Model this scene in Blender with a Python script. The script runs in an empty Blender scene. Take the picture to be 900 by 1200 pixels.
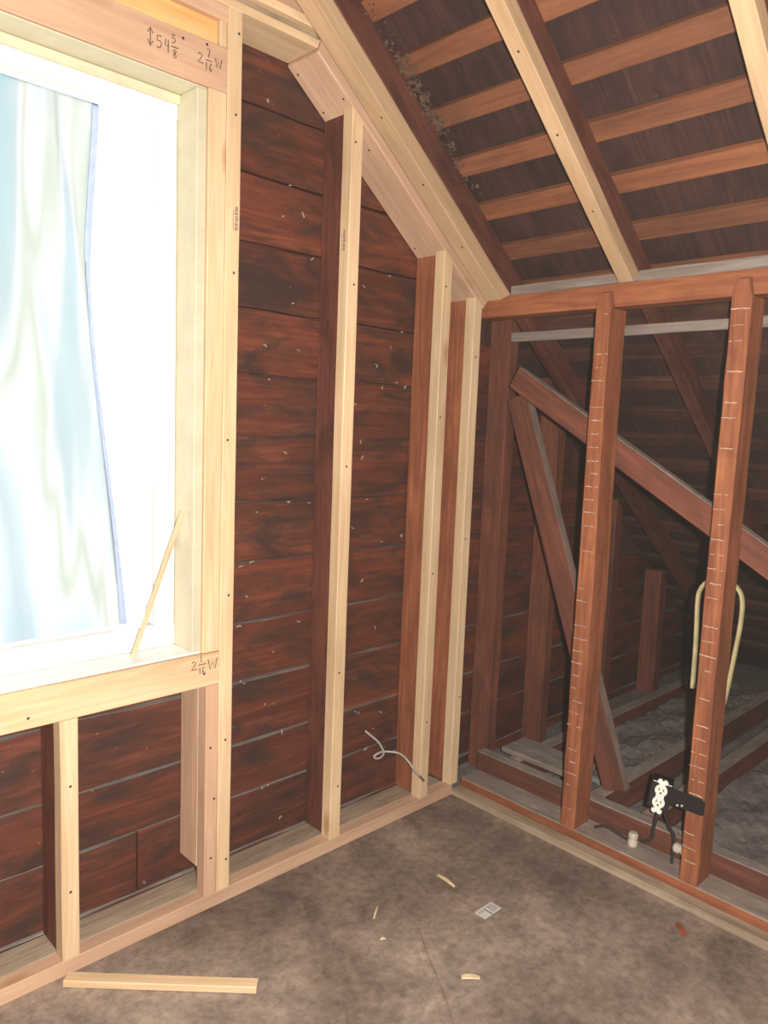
import bpy, bmesh, math, random
from mathutils import Vector, Matrix
random.seed(7)
S = bpy.context.scene
COL = S.collection

# ------------------------------------------------------------------ camera
YAW, PITCH, ROLL, FPX = 0.771009, 0.117823, -0.039246, 894.455
CAMZ = 1.28
fw = Vector((math.sin(YAW)*math.cos(PITCH), math.cos(YAW)*math.cos(PITCH), -math.sin(PITCH)))
rt = Vector((math.cos(YAW), -math.sin(YAW), 0))
dn = fw.cross(rt)
cr, sr = math.cos(ROLL), math.sin(ROLL)
RX, DY = cr*rt + sr*dn, -sr*rt + cr*dn
cam = bpy.data.cameras.new('camera')
cam.sensor_fit = 'VERTICAL'; cam.sensor_height = 36; cam.lens = FPX/1200*36
cam.clip_start = 0.02
co = bpy.data.objects.new('camera', cam); COL.objects.link(co)
co.matrix_world = Matrix(((RX.x, -DY.x, -fw.x, 0), (RX.y, -DY.y, -fw.y, 0), (RX.z, -DY.z, -fw.z, CAMZ), (0, 0, 0, 1)))
S.camera = co

# ------------------------------------------------------------------ world: bright overcast daylight outside
w = bpy.data.worlds.new('sky'); S.world = w; w.use_nodes = True
bg = w.node_tree.nodes['Background']
bg.inputs[0].default_value = (0.93, 0.97, 1.0, 1); bg.inputs[1].default_value = 4.2

# ------------------------------------------------------------------ the camera's flash, to the right of the lens
fl = bpy.data.lights.new('camera_flash', 'POINT'); fl.energy = 250; fl.color = (1.0, 0.94, 0.86)
fl.shadow_soft_size = 0.012
fo = bpy.data.objects.new('camera_flash', fl); COL.objects.link(fo)
fo.location = Vector((0, 0, CAMZ)) + RX*0.065 - DY*0.02

S.view_settings.view_transform = 'Standard'; S.view_settings.look = 'None'
S.view_settings.exposure = 0.0; S.view_settings.gamma = 1.0; S.view_settings.use_curve_mapping = False

# ------------------------------------------------------------------ materials
def newmat(name):
    m = bpy.data.materials.new(name); m.use_nodes = True
    return m, m.node_tree.nodes, m.node_tree.links, m.node_tree.nodes['Principled BSDF']
def mixc(N, L, fac, a, b, mode='MIX'):
    n = N.new('ShaderNodeMix'); n.data_type = 'RGBA'; n.blend_type = mode
    for sock, v in ((n.inputs[0], fac), (n.inputs[6], a), (n.inputs[7], b)):
        if isinstance(v, bpy.types.NodeSocket): L.new(v, sock)
        elif isinstance(v, (int, float)): sock.default_value = v
        else: sock.default_value = (*v, 1)
    return n.outputs[2]
def ramp(N, L, src, stops):
    r = N.new('ShaderNodeValToRGB'); L.new(src, r.inputs[0])
    el = r.color_ramp.elements
    while len(el) < len(stops): el.new(0.5)
    for e, (p, c) in zip(el, stops):
        e.position = p; e.color = (*(c if not isinstance(c, (int, float)) else (c, c, c)), 1)
    return r.outputs[0]
def noise(N, L, vec, scale, detail=4, rough=0.55, dist=0.0):
    n = N.new('ShaderNodeTexNoise'); L.new(vec, n.inputs['Vector'])
    n.inputs['Scale'].default_value = scale; n.inputs['Detail'].default_value = detail
    n.inputs['Roughness'].default_value = rough; n.inputs['Distortion'].default_value = dist
    return n.outputs['Fac']
def objvec(N, L, scale, rnd=True):
    t = N.new('ShaderNodeTexCoord'); mp = N.new('ShaderNodeMapping'); L.new(t.outputs['Object'], mp.inputs[0])
    mp.inputs['Scale'].default_value = scale
    if rnd:
        oi = N.new('ShaderNodeObjectInfo'); k = N.new('ShaderNodeVectorMath'); k.operation = 'SCALE'
        k.inputs[0].default_value = (37, 53, 71); L.new(oi.outputs['Random'], k.inputs['Scale'])
        L.new(k.outputs[0], mp.inputs['Location'])
        return mp.outputs[0], oi.outputs['Random']
    return mp.outputs[0], None
def bump(N, L, h, b, strength=0.3, dist=0.002):
    n = N.new('ShaderNodeBump'); n.inputs['Strength'].default_value = strength; n.inputs['Distance'].default_value = dist
    L.new(h, n.inputs['Height']); L.new(n.outputs[0], b.inputs['Normal'])

def wood(name, dark, mid, light, tintA=(1, 1, 1), tintB=(1, 1, 1), stain=0.0, stain_col=(0.012, 0.009, 0.009),
         dust=0.0, dust_col=(0.35, 0.305, 0.26), rough=0.6, knots=0.0, fleck=0.0, bmp=0.3, dlo=0.15, dhi=0.45):
    m, N, L, b = newmat(name)
    v, rnd = objvec(N, L, (26, 26, 1.6))
    g = noise(N, L, v, 1.6, 6, 0.6, 1.2)
    col = ramp(N, L, g, [(0.25, dark), (0.5, mid), (0.75, light)])
    v2, _ = objvec(N, L, (5, 5, 1.3))
    tint = ramp(N, L, rnd, [(0.0, tintA), (1.0, tintB)])
    col = mixc(N, L, 1.0, col, tint, 'MULTIPLY')
    big = noise(N, L, v2, 1.4, 3)
    col = mixc(N, L, 1.0, col, ramp(N, L, big, [(0.3, (0.82, 0.80, 0.78)), (0.65, (1.06, 1.06, 1.06))]), 'MULTIPLY')
    if knots:
        v4, _ = objvec(N, L, (9, 9, 3.2))
        vo = N.new('ShaderNodeTexVoronoi'); L.new(v4, vo.inputs['Vector']); vo.inputs['Scale'].default_value = 1.0
        kf = ramp(N, L, vo.outputs['Distance'], [(0.07, knots), (0.17, 0.0)])
        col = mixc(N, L, kf, col, (0.38, 0.17, 0.06))
    if stain:
        v3, _ = objvec(N, L, (6, 9, 3.6))
        sf = ramp(N, L, noise(N, L, v3, 1.3, 7, 0.62, 0.6), [(0.43, 0.0), (0.63, stain)])
        col = mixc(N, L, sf, col, stain_col)
    if fleck:
        v5, _ = objvec(N, L, (60, 60, 60))
        ff = ramp(N, L, noise(N, L, v5, 1.0, 3, 0.7), [(0.70, 0.0), (0.76, fleck)])
        col = mixc(N, L, ff, col, (0.5, 0.46, 0.42))
    if dust:
        ge = N.new('ShaderNodeNewGeometry'); sx = N.new('ShaderNodeSeparateXYZ'); L.new(ge.outputs['True Normal'], sx.inputs[0])
        df = ramp(N, L, sx.outputs[2], [(dlo, 0.0), (dhi, dust)])
        v6, _ = objvec(N, L, (30, 30, 9))
        dc = ramp(N, L, noise(N, L, v6, 1, 5, 0.7), [(0.3, tuple(c*0.55 for c in dust_col)), (0.6, dust_col), (0.75, tuple(min(1, c*1.6) for c in dust_col))])
        col = mixc(N, L, df, col, dc)
    L.new(col, b.inputs['Base Color']); b.inputs['Roughness'].default_value = rough
    b.inputs['Specular IOR Level'].default_value = 0.3
    bump(N, L, g, b, bmp)
    return m

M = {}
M['pine'] = wood('pine_new', (0.62, 0.45, 0.27), (0.72, 0.55, 0.36), (0.80, 0.65, 0.46), (1.0, 0.97, 0.92), (1.06, 1.0, 0.92), knots=0.6, rough=0.5)
M['pine_pink'] = wood('pine_pinkish', (0.53, 0.35, 0.24), (0.62, 0.42, 0.29), (0.70, 0.51, 0.37), (1.0, 0.96, 0.92), (1.05, 1.0, 0.95), knots=0.6, rough=0.55)
M['pine_tan'] = wood('pine_tan', (0.45, 0.31, 0.18), (0.53, 0.375, 0.23), (0.60, 0.44, 0.29), (1.0, 0.95, 0.92), (1.04, 1.0, 0.95), knots=0.5, rough=0.6)
M['pine_orange'] = wood('pine_orange', (0.62, 0.34, 0.12), (0.78, 0.46, 0.18), (0.86, 0.58, 0.28), rough=0.5)
M['pine_grey'] = wood('pine_weathered', (0.26, 0.19, 0.13), (0.40, 0.31, 0.22), (0.52, 0.42, 0.31), rough=0.75, stain=0.25)
M['old_red'] = wood('old_fir', (0.20, 0.062, 0.030), (0.33, 0.115, 0.052), (0.46, 0.18, 0.082), (0.9, 0.9, 0.9), (1.08, 1.05, 1.0), stain=0.35, stain_col=(0.09, 0.03, 0.02), dust=0.9, rough=0.65)
M['old_dark'] = wood('old_fir_dark', (0.10, 0.036, 0.026), (0.155, 0.056, 0.038), (0.21, 0.080, 0.052), (0.85, 0.85, 0.9), (1.1, 1.0, 1.0), stain=0.45, dust=0.9, rough=0.6)
M['old_maroon'] = wood('old_fir_maroon_shaded', (0.12, 0.040, 0.026), (0.19, 0.064, 0.040), (0.26, 0.095, 0.058), (0.85, 0.85, 0.88), (1.1, 1.05, 1.0), stain=0.45, stain_col=(0.05, 0.028, 0.024), dust=0.95, rough=0.75, fleck=0.12)  # maroon eave version of old_red, flash falloff darkened into the colour
M['roof_dark'] = wood('roof_slats_eave_shade', (0.07, 0.032, 0.022), (0.115, 0.05, 0.032), (0.17, 0.075, 0.045), (0.6, 0.6, 0.65), (1.1, 1.05, 1.0), stain=0.6, rough=0.85)  # shaded copy of the roof slats: eave dimness painted into the colour
M['sheath'] = wood('old_sheathing', (0.095, 0.029, 0.020), (0.140, 0.043, 0.027), (0.225, 0.074, 0.040), (0.8, 0.8, 0.85), (1.2, 1.12, 1.0), stain=0.8, stain_col=(0.035, 0.025, 0.022), dust=1.0, dust_col=(0.34, 0.31, 0.28), rough=0.55, fleck=0.5, dlo=0.8, dhi=0.93)
M['roofwood'] = wood('roof_slats', (0.19, 0.072, 0.038), (0.27, 0.108, 0.052), (0.35, 0.15, 0.070), (0.7, 0.7, 0.75), (1.1, 1.05, 1.0), stain=0.35, stain_col=(0.07, 0.03, 0.02), rough=0.7)
M['shingle'] = wood('shingle_underside', (0.034, 0.015, 0.013), (0.056, 0.025, 0.021), (0.085, 0.038, 0.031), stain=0.5, rough=0.9, fleck=0.12)
M['dustwood'] = wood('dust_covered_wood', (0.17, 0.13, 0.11), (0.25, 0.21, 0.185), (0.35, 0.31, 0.28), dust=0.8, rough=0.9)
M['plainwall'] = wood('plain_boards', (0.07, 0.03, 0.02), (0.12, 0.05, 0.035), (0.16, 0.07, 0.05), stain=0.4, rough=0.8)

def plain(name, col, rough=0.5, metal=0.0, nscale=0, var=0.15, spec=0.5):
    m, N, L, b = newmat(name)
    b.inputs['Roughness'].default_value = rough; b.inputs['Metallic'].default_value = metal
    b.inputs['Specular IOR Level'].default_value = spec
    v, _ = objvec(N, L, (1, 1, 1))
    f = noise(N, L, v, nscale or 25, 4)
    c = ramp(N, L, f, [(0.3, tuple(x*(1-var) for x in col)), (0.7, tuple(min(1, x*(1+var)) for x in col))])
    L.new(c, b.inputs['Base Color'])
    return m
M['vinyl'] = plain('white_vinyl', (0.82, 0.83, 0.82), 0.35, var=0.02)
M['jamb'] = plain('primed_jamb', (0.60, 0.56, 0.40), 0.5, var=0.06)
M['black'] = plain('black_plastic', (0.012, 0.011, 0.013), 0.35)
M['cable'] = plain('black_cable', (0.03, 0.028, 0.027), 0.6)
M['white_plastic'] = plain('white_plastic', (0.85, 0.84, 0.76), 0.35, var=0.04)
M['porcelain'] = plain('porcelain', (0.55, 0.50, 0.40), 0.4, var=0.15)
M['grey_cable'] = plain('grey_cable', (0.42, 0.39, 0.35), 0.4)
M['steel'] = plain('steel', (0.75, 0.72, 0.68), 0.25, 1.0)
M['nail'] = plain('nail_steel', (0.10, 0.08, 0.06), 0.5, 0.6)
M['graphite'] = plain('graphite', (0.06, 0.04, 0.03), 0.7)
M['ink'] = plain('stamp_ink', (0.27, 0.20, 0.16), 0.8)
M['paint_yellow'] = plain('pale_yellow_paint', (0.42, 0.36, 0.19), 0.5, var=0.2)
M['paper'] = plain('paper', (0.62, 0.60, 0.56), 0.7, var=0.04)
M['print'] = plain('grey_print', (0.20, 0.19, 0.19), 0.8)
M['print_pale'] = plain('pale_print', (0.42, 0.40, 0.38), 0.8, nscale=400, var=0.45)
M['rust'] = plain('rust_chip', (0.30, 0.07, 0.03), 0.7)
M['plaster'] = plain('plaster_residue', (0.50, 0.36, 0.28), 0.9, nscale=120, var=0.45)
M['fleck'] = plain('plaster_fleck', (0.38, 0.33, 0.29), 0.9)
M['nest'] = plain('nest_dirt', (0.14, 0.09, 0.06), 1.0, nscale=60, var=0.6)
M['shaving'] = plain('wood_shaving', (0.74, 0.58, 0.36), 0.6)

def mat_floor():
    m, N, L, b = newmat('worn_floor')
    v, _ = objvec(N, L, (1, 1, 1), False)
    n1 = noise(N, L, v, 2.2, 8, 0.62, 0.5); n2 = noise(N, L, v, 9, 8, 0.7, 0.3); n3 = noise(N, L, v, 45, 5, 0.7)
    c = ramp(N, L, n1, [(0.28, (0.135, 0.100, 0.082)), (0.48, (0.25, 0.192, 0.155)), (0.62, (0.33, 0.262, 0.215)), (0.8, (0.27, 0.195, 0.15))])
    c = mixc(N, L, 1.0, c, ramp(N, L, n2, [(0.30, (0.62, 0.61, 0.61)), (0.5, (0.95, 0.95, 0.95)), (0.70, (1.28, 1.26, 1.20))]), 'MULTIPLY')
    c = mixc(N, L, 1.0, c, ramp(N, L, n3, [(0.3, 0.68), (0.7, 1.30)]), 'MULTIPLY')
    sp = ramp(N, L, noise(N, L, v, 120, 2, 0.5), [(0.73, 0.0), (0.78, 0.5)])
    c = mixc(N, L, sp, c, (0.42, 0.34, 0.24))
    L.new(c, b.inputs['Base Color']); b.inputs['Roughness'].default_value = 0.62; b.inputs['Specular IOR Level'].default_value = 0.25
    bump(N, L, n2, b, 0.35, 0.004)
    return m
M['floor'] = mat_floor()
def mat_insul():
    m, N, L, b = newmat('dusty_insulation')
    v, _ = objvec(N, L, (1, 1, 1), False)
    n1 = noise(N, L, v, 10, 8, 0.7); n2 = noise(N, L, v, 70, 5, 0.7)
    c = ramp(N, L, n1, [(0.3, (0.15, 0.13, 0.12)), (0.6, (0.27, 0.24, 0.225)), (0.8, (0.38, 0.35, 0.33))])
    c = mixc(N, L, 1.0, c, ramp(N, L, n2, [(0.3, 0.7), (0.7, 1.3)]), 'MULTIPLY')
    L.new(c, b.inputs['Base Color']); b.inputs['Roughness'].default_value = 1.0; b.inputs['Specular IOR Level'].default_value = 0.0
    bump(N, L, n2, b, 0.6, 0.006)
    return m
M['insul'] = mat_insul()
def mat_glass():
    m = bpy.data.materials.new('window_glass'); m.use_nodes = True; N = m.node_tree.nodes; L = m.node_tree.links; N.clear()
    o = N.new('ShaderNodeOutputMaterial'); t = N.new('ShaderNodeBsdfTransparent'); g = N.new('ShaderNodeBsdfGlossy')
    g.inputs['Roughness'].default_value = 0.02; x = N.new('ShaderNodeMixShader')
    fr = N.new('ShaderNodeFresnel'); fr.inputs[0].default_value = 1.45
    t.inputs[0].default_value = (0.97, 0.98, 0.98, 1)
    L.new(fr.outputs[0], x.inputs[0]); L.new(t.outputs[0], x.inputs[1]); L.new(g.outputs[0], x.inputs[2]); L.new(x.outputs[0], o.inputs[0])
    return m
M['glass'] = mat_glass()
def mat_tarp():
    m = bpy.data.materials.new('woven_tarp'); m.use_nodes = True; N = m.node_tree.nodes; L = m.node_tree.links; N.clear()
    o = N.new('ShaderNodeOutputMaterial'); d = N.new('ShaderNodeBsdfDiffuse'); t = N.new('ShaderNodeBsdfTranslucent'); x = N.new('ShaderNodeMixShader')
    v, _ = objvec(N, L, (8.0, 0.6, 0.8), False)
    N['Mapping'].inputs['Rotation'].default_value = (0, -0.75, 0)
    n1 = noise(N, L, v, 1.0, 2, 0.5, 0.2)
    c = ramp(N, L, n1, [(0.28, (0.535, 0.63, 0.655)), (0.42, (0.58, 0.635, 0.65)), (0.48, (0.71, 0.72, 0.72)), (0.53, (0.615, 0.64, 0.59)), (0.58, (0.72, 0.73, 0.73)), (0.72, (0.56, 0.635, 0.67))])
    L.new(c, d.inputs[0]); L.new(c, t.inputs[0]); x.inputs[0].default_value = 0.55
    L.new(d.outputs[0], x.inputs[1]); L.new(t.outputs[0], x.inputs[2]); L.new(x.outputs[0], o.inputs[0])
    return m
M['tarp'] = mat_tarp()
M['tarp_hem'] = plain('blue_tarp_hem', (0.50, 0.60, 0.86), 0.6, var=0.1)

# ------------------------------------------------------------------ builders
def tag(o, label=None, cat=None, group=None, kind=None):
    if label: o['label'] = label
    if cat: o['category'] = cat
    if group: o['group'] = group
    if kind: o['kind'] = kind
    return o
def link(name, me, mat=None, parent=None):
    o = bpy.data.objects.new(name, me); COL.objects.link(o)
    if mat is not None and me is not None and not me.materials: me.materials.append(M[mat])
    if parent is not None:
        o.parent = parent
        o.matrix_parent_inverse = parent.matrix_world.inverted()
    return o
def empty(name, loc):
    o = bpy.data.objects.new(name, None); COL.objects.link(o); o.location = loc; o.matrix_world = Matrix.Translation(loc); return o
def frame_mat(O, ez, ex):
    ez = Vector(ez).normalized(); ex = Vector(ex); ex = (ex - ez*ex.dot(ez)).normalized(); ey = ez.cross(ex)
    return Matrix(((ex.x, ey.x, ez.x, O[0]), (ex.y, ey.y, ez.y, O[1]), (ex.z, ey.z, ez.z, O[2]), (0, 0, 0, 1)))
def lumber_mesh(L, w, t, jit=0.0006, ch=0.002, cut0=(0, 0), cut1=(0, 0), step=0.14, bow=None, seed=None):
    """a sawn length: x 0..w, y 0..t, z 0..L, eased edges, slightly uneven faces, ends cut at a slope"""
    rg = random.Random(seed if seed is not None else random.random())
    n = max(1, int(L/step)); V = []; F = []
    for i in range(n+1):
        z = L*i/n
        j = [rg.uniform(-jit, jit) for _ in range(4)]
        b = bow(z) if bow else (0, 0)
        c = ch
        pts = [(c+0, 0+j[0]), (w-c, 0+j[0]), (w+j[1], c), (w+j[1], t-c), (w-c, t+j[2]), (c, t+j[2]), (0+j[3], t-c), (0+j[3], c)]
        for (x, y) in pts:
            zz = z
            if i == 0: zz = z + cut0[0]*x + cut0[1]*y
            if i == n: zz = z + cut1[0]*x + cut1[1]*y
            V.append((x+b[0], y+b[1], zz))
    for i in range(n):
        a = i*8
        for k in range(8):
            F.append((a+k, a+(k+1) % 8, a+8+(k+1) % 8, a+8+k))
    F.append(tuple(reversed(range(8)))); F.append(tuple(n*8+k for k in range(8)))
    me = bpy.data.meshes.new('lumber'); me.from_pydata(V, [], F); me.update()
    return me
WORLD = {}
def place(o, mw, parent=None):
    WORLD[o.name] = mw.copy()
    if parent is not None:
        o.parent = parent; o.matrix_parent_inverse = Matrix.Identity(4)
        o.matrix_local = WORLD.get(parent.name, parent.matrix_world).inverted() @ mw
    else:
        o.matrix_world = mw
    return o
def lumber(name, O, ez, ex, L, w, t, mat, parent=None, me=None, **k):
    if me is None:
        me = lumber_mesh(L, w, t, **k); me.materials.append(M[mat])
    o = bpy.data.objects.new(name, me); COL.objects.link(o)
    mw = frame_mat(O, ez, ex); place(o, mw, parent)
    if parent is None: o.matrix_world = mw
    return o
X_, Y_, Z_ = Vector((1, 0, 0)), Vector((0, 1, 0)), Vector((0, 0, 1))
def boxes_mesh(bs):
    V = []; F = []
    for (x0, x1, y0, y1, z0, z1) in bs:
        a = len(V)
        V += [(x, y, z) for z in (z0, z1) for (x, y) in ((x0, y0), (x1, y0), (x1, y1), (x0, y1))]
        F += [(a+3, a+2, a+1, a), (a+4, a+5, a+6, a+7)] + [(a+k, a+(k+1) % 4, a+4+(k+1) % 4, a+4+k) for k in range(4)]
    me = bpy.data.meshes.new('box'); me.from_pydata(V, [], F); me.update(); return me
def prism_mesh(poly, axis, a0, a1):
    """polygon in the two other axes, extruded along axis"""
    V = []; n = len(poly)
    for a in (a0, a1):
        for (p, q) in poly:
            V.append({'x': (a, p, q), 'y': (p, a, q), 'z': (p, q, a)}[axis])
    F = [tuple(range(n)), tuple(reversed(range(n, 2*n)))] + [(k, n+k, n+(k+1) % n, (k+1) % n) for k in range(n)]
    me = bpy.data.meshes.new('prism'); me.from_pydata(V, [], F)
    bm = bmesh.new(); bm.from_mesh(me); bmesh.ops.recalc_face_normals(bm, faces=bm.faces); bm.to_mesh(me); bm.free()
    me.update(); return me
def smooth_path(pts, n=8):
    P = [Vector(p) for p in pts]; out = []
    for i in range(len(P)-1):
        p0 = P[max(0, i-1)]; p1 = P[i]; p2 = P[i+1]; p3 = P[min(len(P)-1, i+2)]
        for k in range(n):
            t = k/n
            out.append(0.5*((2*p1) + (p2-p0)*t + (2*p0-5*p1+4*p2-p3)*t*t + (3*p1-p0-3*p2+p3)*t**3))
    out.append(P[-1]); return out
def tube_mesh(pts, r, sides=8, ry=None, side_dir=None, smooth=True, n=8):
    """swept tube; ry and side_dir give a flat band"""
    P = smooth_path(pts, n) if smooth else [Vector(p) for p in pts]
    V = []; F = []; up = Vector(side_dir) if side_dir else None
    prev = None
    for i, p in enumerate(P):
        t = (P[min(i+1, len(P)-1)] - P[max(i-1, 0)]).normalized()
        if up is not None: a = (up - t*up.dot(t)).normalized()
        else:
            a = prev if prev is not None else t.orthogonal()
            a = (a - t*a.dot(t)).normalized()
        prev = a; b = t.cross(a)
        for k in range(sides):
            th = 2*math.pi*k/sides
            V.append(p + a*math.cos(th)*r + b*math.sin(th)*(ry or r))
    n_ = len(P)
    for i in range(n_-1):
        for k in range(sides):
            F.append((i*sides+k, i*sides+(k+1) % sides, (i+1)*sides+(k+1) % sides, (i+1)*sides+k))
    F.append(tuple(reversed(range(sides)))); F.append(tuple((n_-1)*sides+k for k in range(sides)))
    me = bpy.data.meshes.new('tube'); me.from_pydata([tuple(v) for v in V], [], F); me.update()
    for p in me.polygons: p.use_smooth = True
    return me
def lathe_mesh(prof, sides=16):
    V = []; F = []
    for (r, z) in prof:
        for k in range(sides):
            th = 2*math.pi*k/sides; V.append((r*math.cos(th), r*math.sin(th), z))
    for i in range(len(prof)-1):
        for k in range(sides):
            F.append((i*sides+k, i*sides+(k+1) % sides, (i+1)*sides+(k+1) % sides, (i+1)*sides+k))
    F.append(tuple(reversed(range(sides)))); F.append(tuple((len(prof)-1)*sides+k for k in range(sides)))
    me = bpy.data.meshes.new('lathe'); me.from_pydata(V, [], F); me.update(); return me
NAIL = lathe_mesh([(0.0030, 0.0), (0.0034, 0.0006), (0.0020, 0.0012)], 8); NAIL.materials.append(M['nail'])
def nail(parent, p, nrm):
    o = bpy.data.objects.new('nail', NAIL); COL.objects.link(o)
    ez = Vector(nrm); place(o, frame_mat(Vector(p), ez, ez.orthogonal()), parent)

# ------------------------------------------------------------------ measures
Y0 = 1.62            # face of the new window-wall framing
YS = 1.75            # face of the old gable sheathing
XK = 2.00            # face of the knee wall
TAN = 0.77; COS = 1/math.sqrt(1+TAN*TAN); SIN = TAN*COS
SD = Vector((COS, 0, -SIN)); NN = Vector((SIN, 0, COS))
ZR = 1.688           # underside of the new rafter strips at x = 2
RIDGE = 0.20
def slope_pt(x, y, d, base=ZR):            # point at plan x on the plane d above the rafter underside
    return Vector((x, y, base + d/COS - TAN*(x-2)))
BACKY = -2.2; LEFTX = -1.62; EAVEX = 4.30

# ------------------------------------------------------------------ the setting
floor = tag(link('floor', boxes_mesh([(LEFTX-0.1, 1.998, BACKY-0.1, 1.80, -0.06, 0.0)]), 'floor'), kind='structure')
ef = tag(link('floor_eave', boxes_mesh([(1.999, EAVEX+0.3, BACKY-0.1, 1.80, -0.06, -0.002)]), 'insul'), kind='structure')

RZ = lambda x: ZR + 0.127/COS - TAN*(x-2)
gab = [(0.985, 0.0), (EAVEX+0.1, 0.0), (0.985, RZ(0.985))]
wg = link('wall_gable', prism_mesh(gab, 'y', 1.776, 1.80), 'plainwall')
bm = bmesh.new(); bm.from_mesh(wg.data)
for b_ in (boxes_mesh([(-0.40, 0.985, 1.776, 1.80, 0.0, 0.60)]), prism_mesh([(-0.40, 2.10), (0.985, 2.10), (0.985, RZ(0.985)), (RIDGE, RZ(RIDGE)), (-0.40, RZ(RIDGE)-TAN*0.6)], 'y', 1.776, 1.80),
           prism_mesh([(LEFTX, 0), (-0.40, 0), (-0.40, RZ(RIDGE)-TAN*0.6), (LEFTX, RZ(RIDGE)-TAN*(RIDGE-LEFTX))], 'y', 1.776, 1.80)):
    bm.from_mesh(b_)
bm.to_mesh(wg.data); bm.free(); tag(wg, kind='structure')
# sheathing boards, each a plank of its own with an open joint above it
zs = [-0.13, 0.038, 0.206, 0.359, 0.542, 0.710, 0.880, 1.046, 1.222, 1.393, 1.564, 1.734, 1.906, 2.079, 2.25, 2.42]
for i in range(len(zs)-1):
    z0, z1 = max(0.0, zs[i]+0.003), zs[i+1]-0.003
    if z1 <= z0: continue
    xe = min(EAVEX, 2 + (RZ(2)-z1)/TAN - 0.03)
    joints = [1.0] if (z0 > 0.60 and z1 < 2.12) else [0.47]
    if i in (2, 5, 8, 11): joints.append(2.56)
    elif i in (3, 7): joints.append(1.44)
    elif i == 1: joints.append(0.86)
    joints = sorted(j for j in joints if j < xe-0.1)
    for a, b in zip(joints, joints[1:]+[xe]):
        lumber('sheathing_board', (a+0.001, YS + random.uniform(0, 0.004), z0), X_, Y_, b-a-0.003, 0.021, z1-z0, 'sheath', wg, jit=0.0022, ch=0.0022, step=0.11)

tag(link('wall_left', boxes_mesh([(LEFTX-0.05, LEFTX, BACKY, 1.80, 0, 1.86)]), 'plainwall'), kind='structure')
tag(link('wall_back', prism_mesh([(LEFTX, 0), (EAVEX+0.1, 0), (RIDGE, RZ(RIDGE)), (LEFTX, RZ(RIDGE)-TAN*(RIDGE-LEFTX))], 'y', BACKY-0.05, BACKY), 'plainwall'), kind='structure')
# roof: slab of shingle undersides over spaced roof boards
Lr = (EAVEX+0.12-RIDGE)/COS
ceil = lumber('ceiling', slope_pt(RIDGE, BACKY-0.05, 0.127), SD, Y_, Lr, 1.85-BACKY, 0.03, 'shingle', jit=0, ch=0.001, step=10)
tag(ceil, kind='structure')
rb = lumber_mesh(1.758-BACKY, 0.0555, 0.0205, jit=0.0012, ch=0.0015, step=0.25, seed=3); rb.materials.append(M['roofwood'])
rb2 = rb.copy(); rb2.materials.clear(); rb2.materials.append(M['roof_dark'])
for k in range(-14, 18):
    x = 1.987 + 0.125*k
    # length runs along y; width along the slope; underside on the rafters
    o = bpy.data.objects.new('roof_board', rb if k < 2 else rb2); COL.objects.link(o)
    P0 = slope_pt(x, BACKY, 0.1255)
    mw = frame_mat(P0, Y_, SD)       # local z = y, local x = down slope, local y = z cross x
    place(o, mw, ceil)
# shingle butts hanging into the gaps between the roof boards
cl = prism_mesh([(RIDGE, RZ(RIDGE)), (RIDGE, RZ(RIDGE)+0.03), (LEFTX-0.1, RZ(RIDGE)-TAN*(RIDGE-LEFTX+0.1)+0.03), (LEFTX-0.1, RZ(RIDGE)-TAN*(RIDGE-LEFTX+0.1))], 'y', BACKY-0.05, 1.85)
tag(link('ceiling_far', cl, 'shingle'), kind='structure')

# ------------------------------------------------------------------ window
WL, WR, WB, WT = -0.36, 0.941, 0.697, 2.02
win = tag(empty('window_1', (0.29, 1.70, 0.69)), kind='structure')
def wpart(name, bs, mat, parent=None):
    o = link(name, boxes_mesh(bs), mat); place(o, Matrix.Identity(4), parent or win)
    md = o.modifiers.new('ease', 'BEVEL'); md.width = 0.002; md.segments = 1
    return o
jr = wpart('jamb', [(WR, 0.966, 1.626, 1.775, WB, WT-0.0045)], 'jamb')
wpart('jamb', [(WL-0.025, WL, 1.626, 1.775, WB, WT-0.0045)], 'jamb')
wpart('head_jamb', [(WL-0.025, 0.966, 1.626, 1.775, WT-0.004, WT-0.0005)], 'jamb')
wpart('head_stop', [(WL, WR, 1.700, 1.712, WT-0.026, WT-0.005)], 'jamb')
wpart('stool', [(WL-0.025, 0.966, 1.626, 1.775, WB-0.006, WB)], 'vinyl')
fb, ft = 0.755, 1.962
fr = wpart('window_frame', [(WL, WR, 1.714, 1.770, ft, WT-0.006), (WL, WR, 1.714, 1.770, WB+0.001, fb), (WR-0.055, WR-0.001, 1.714, 1.770, fb, ft), (WL+0.001, WL+0.055, 1.714, 1.770, fb, ft)], 'vinyl')
pane = link('pane', boxes_mesh([(WL+0.05, WR-0.05, 1.740, 1.744, fb-0.004, ft+0.004)]), 'glass'); place(pane, Matrix.Identity(4), win)
sl = wpart('weatherstrip', [(0.8795, 0.8815, 1.7135, 1.7405, 0.760, 1.10)], 'vinyl')

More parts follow.
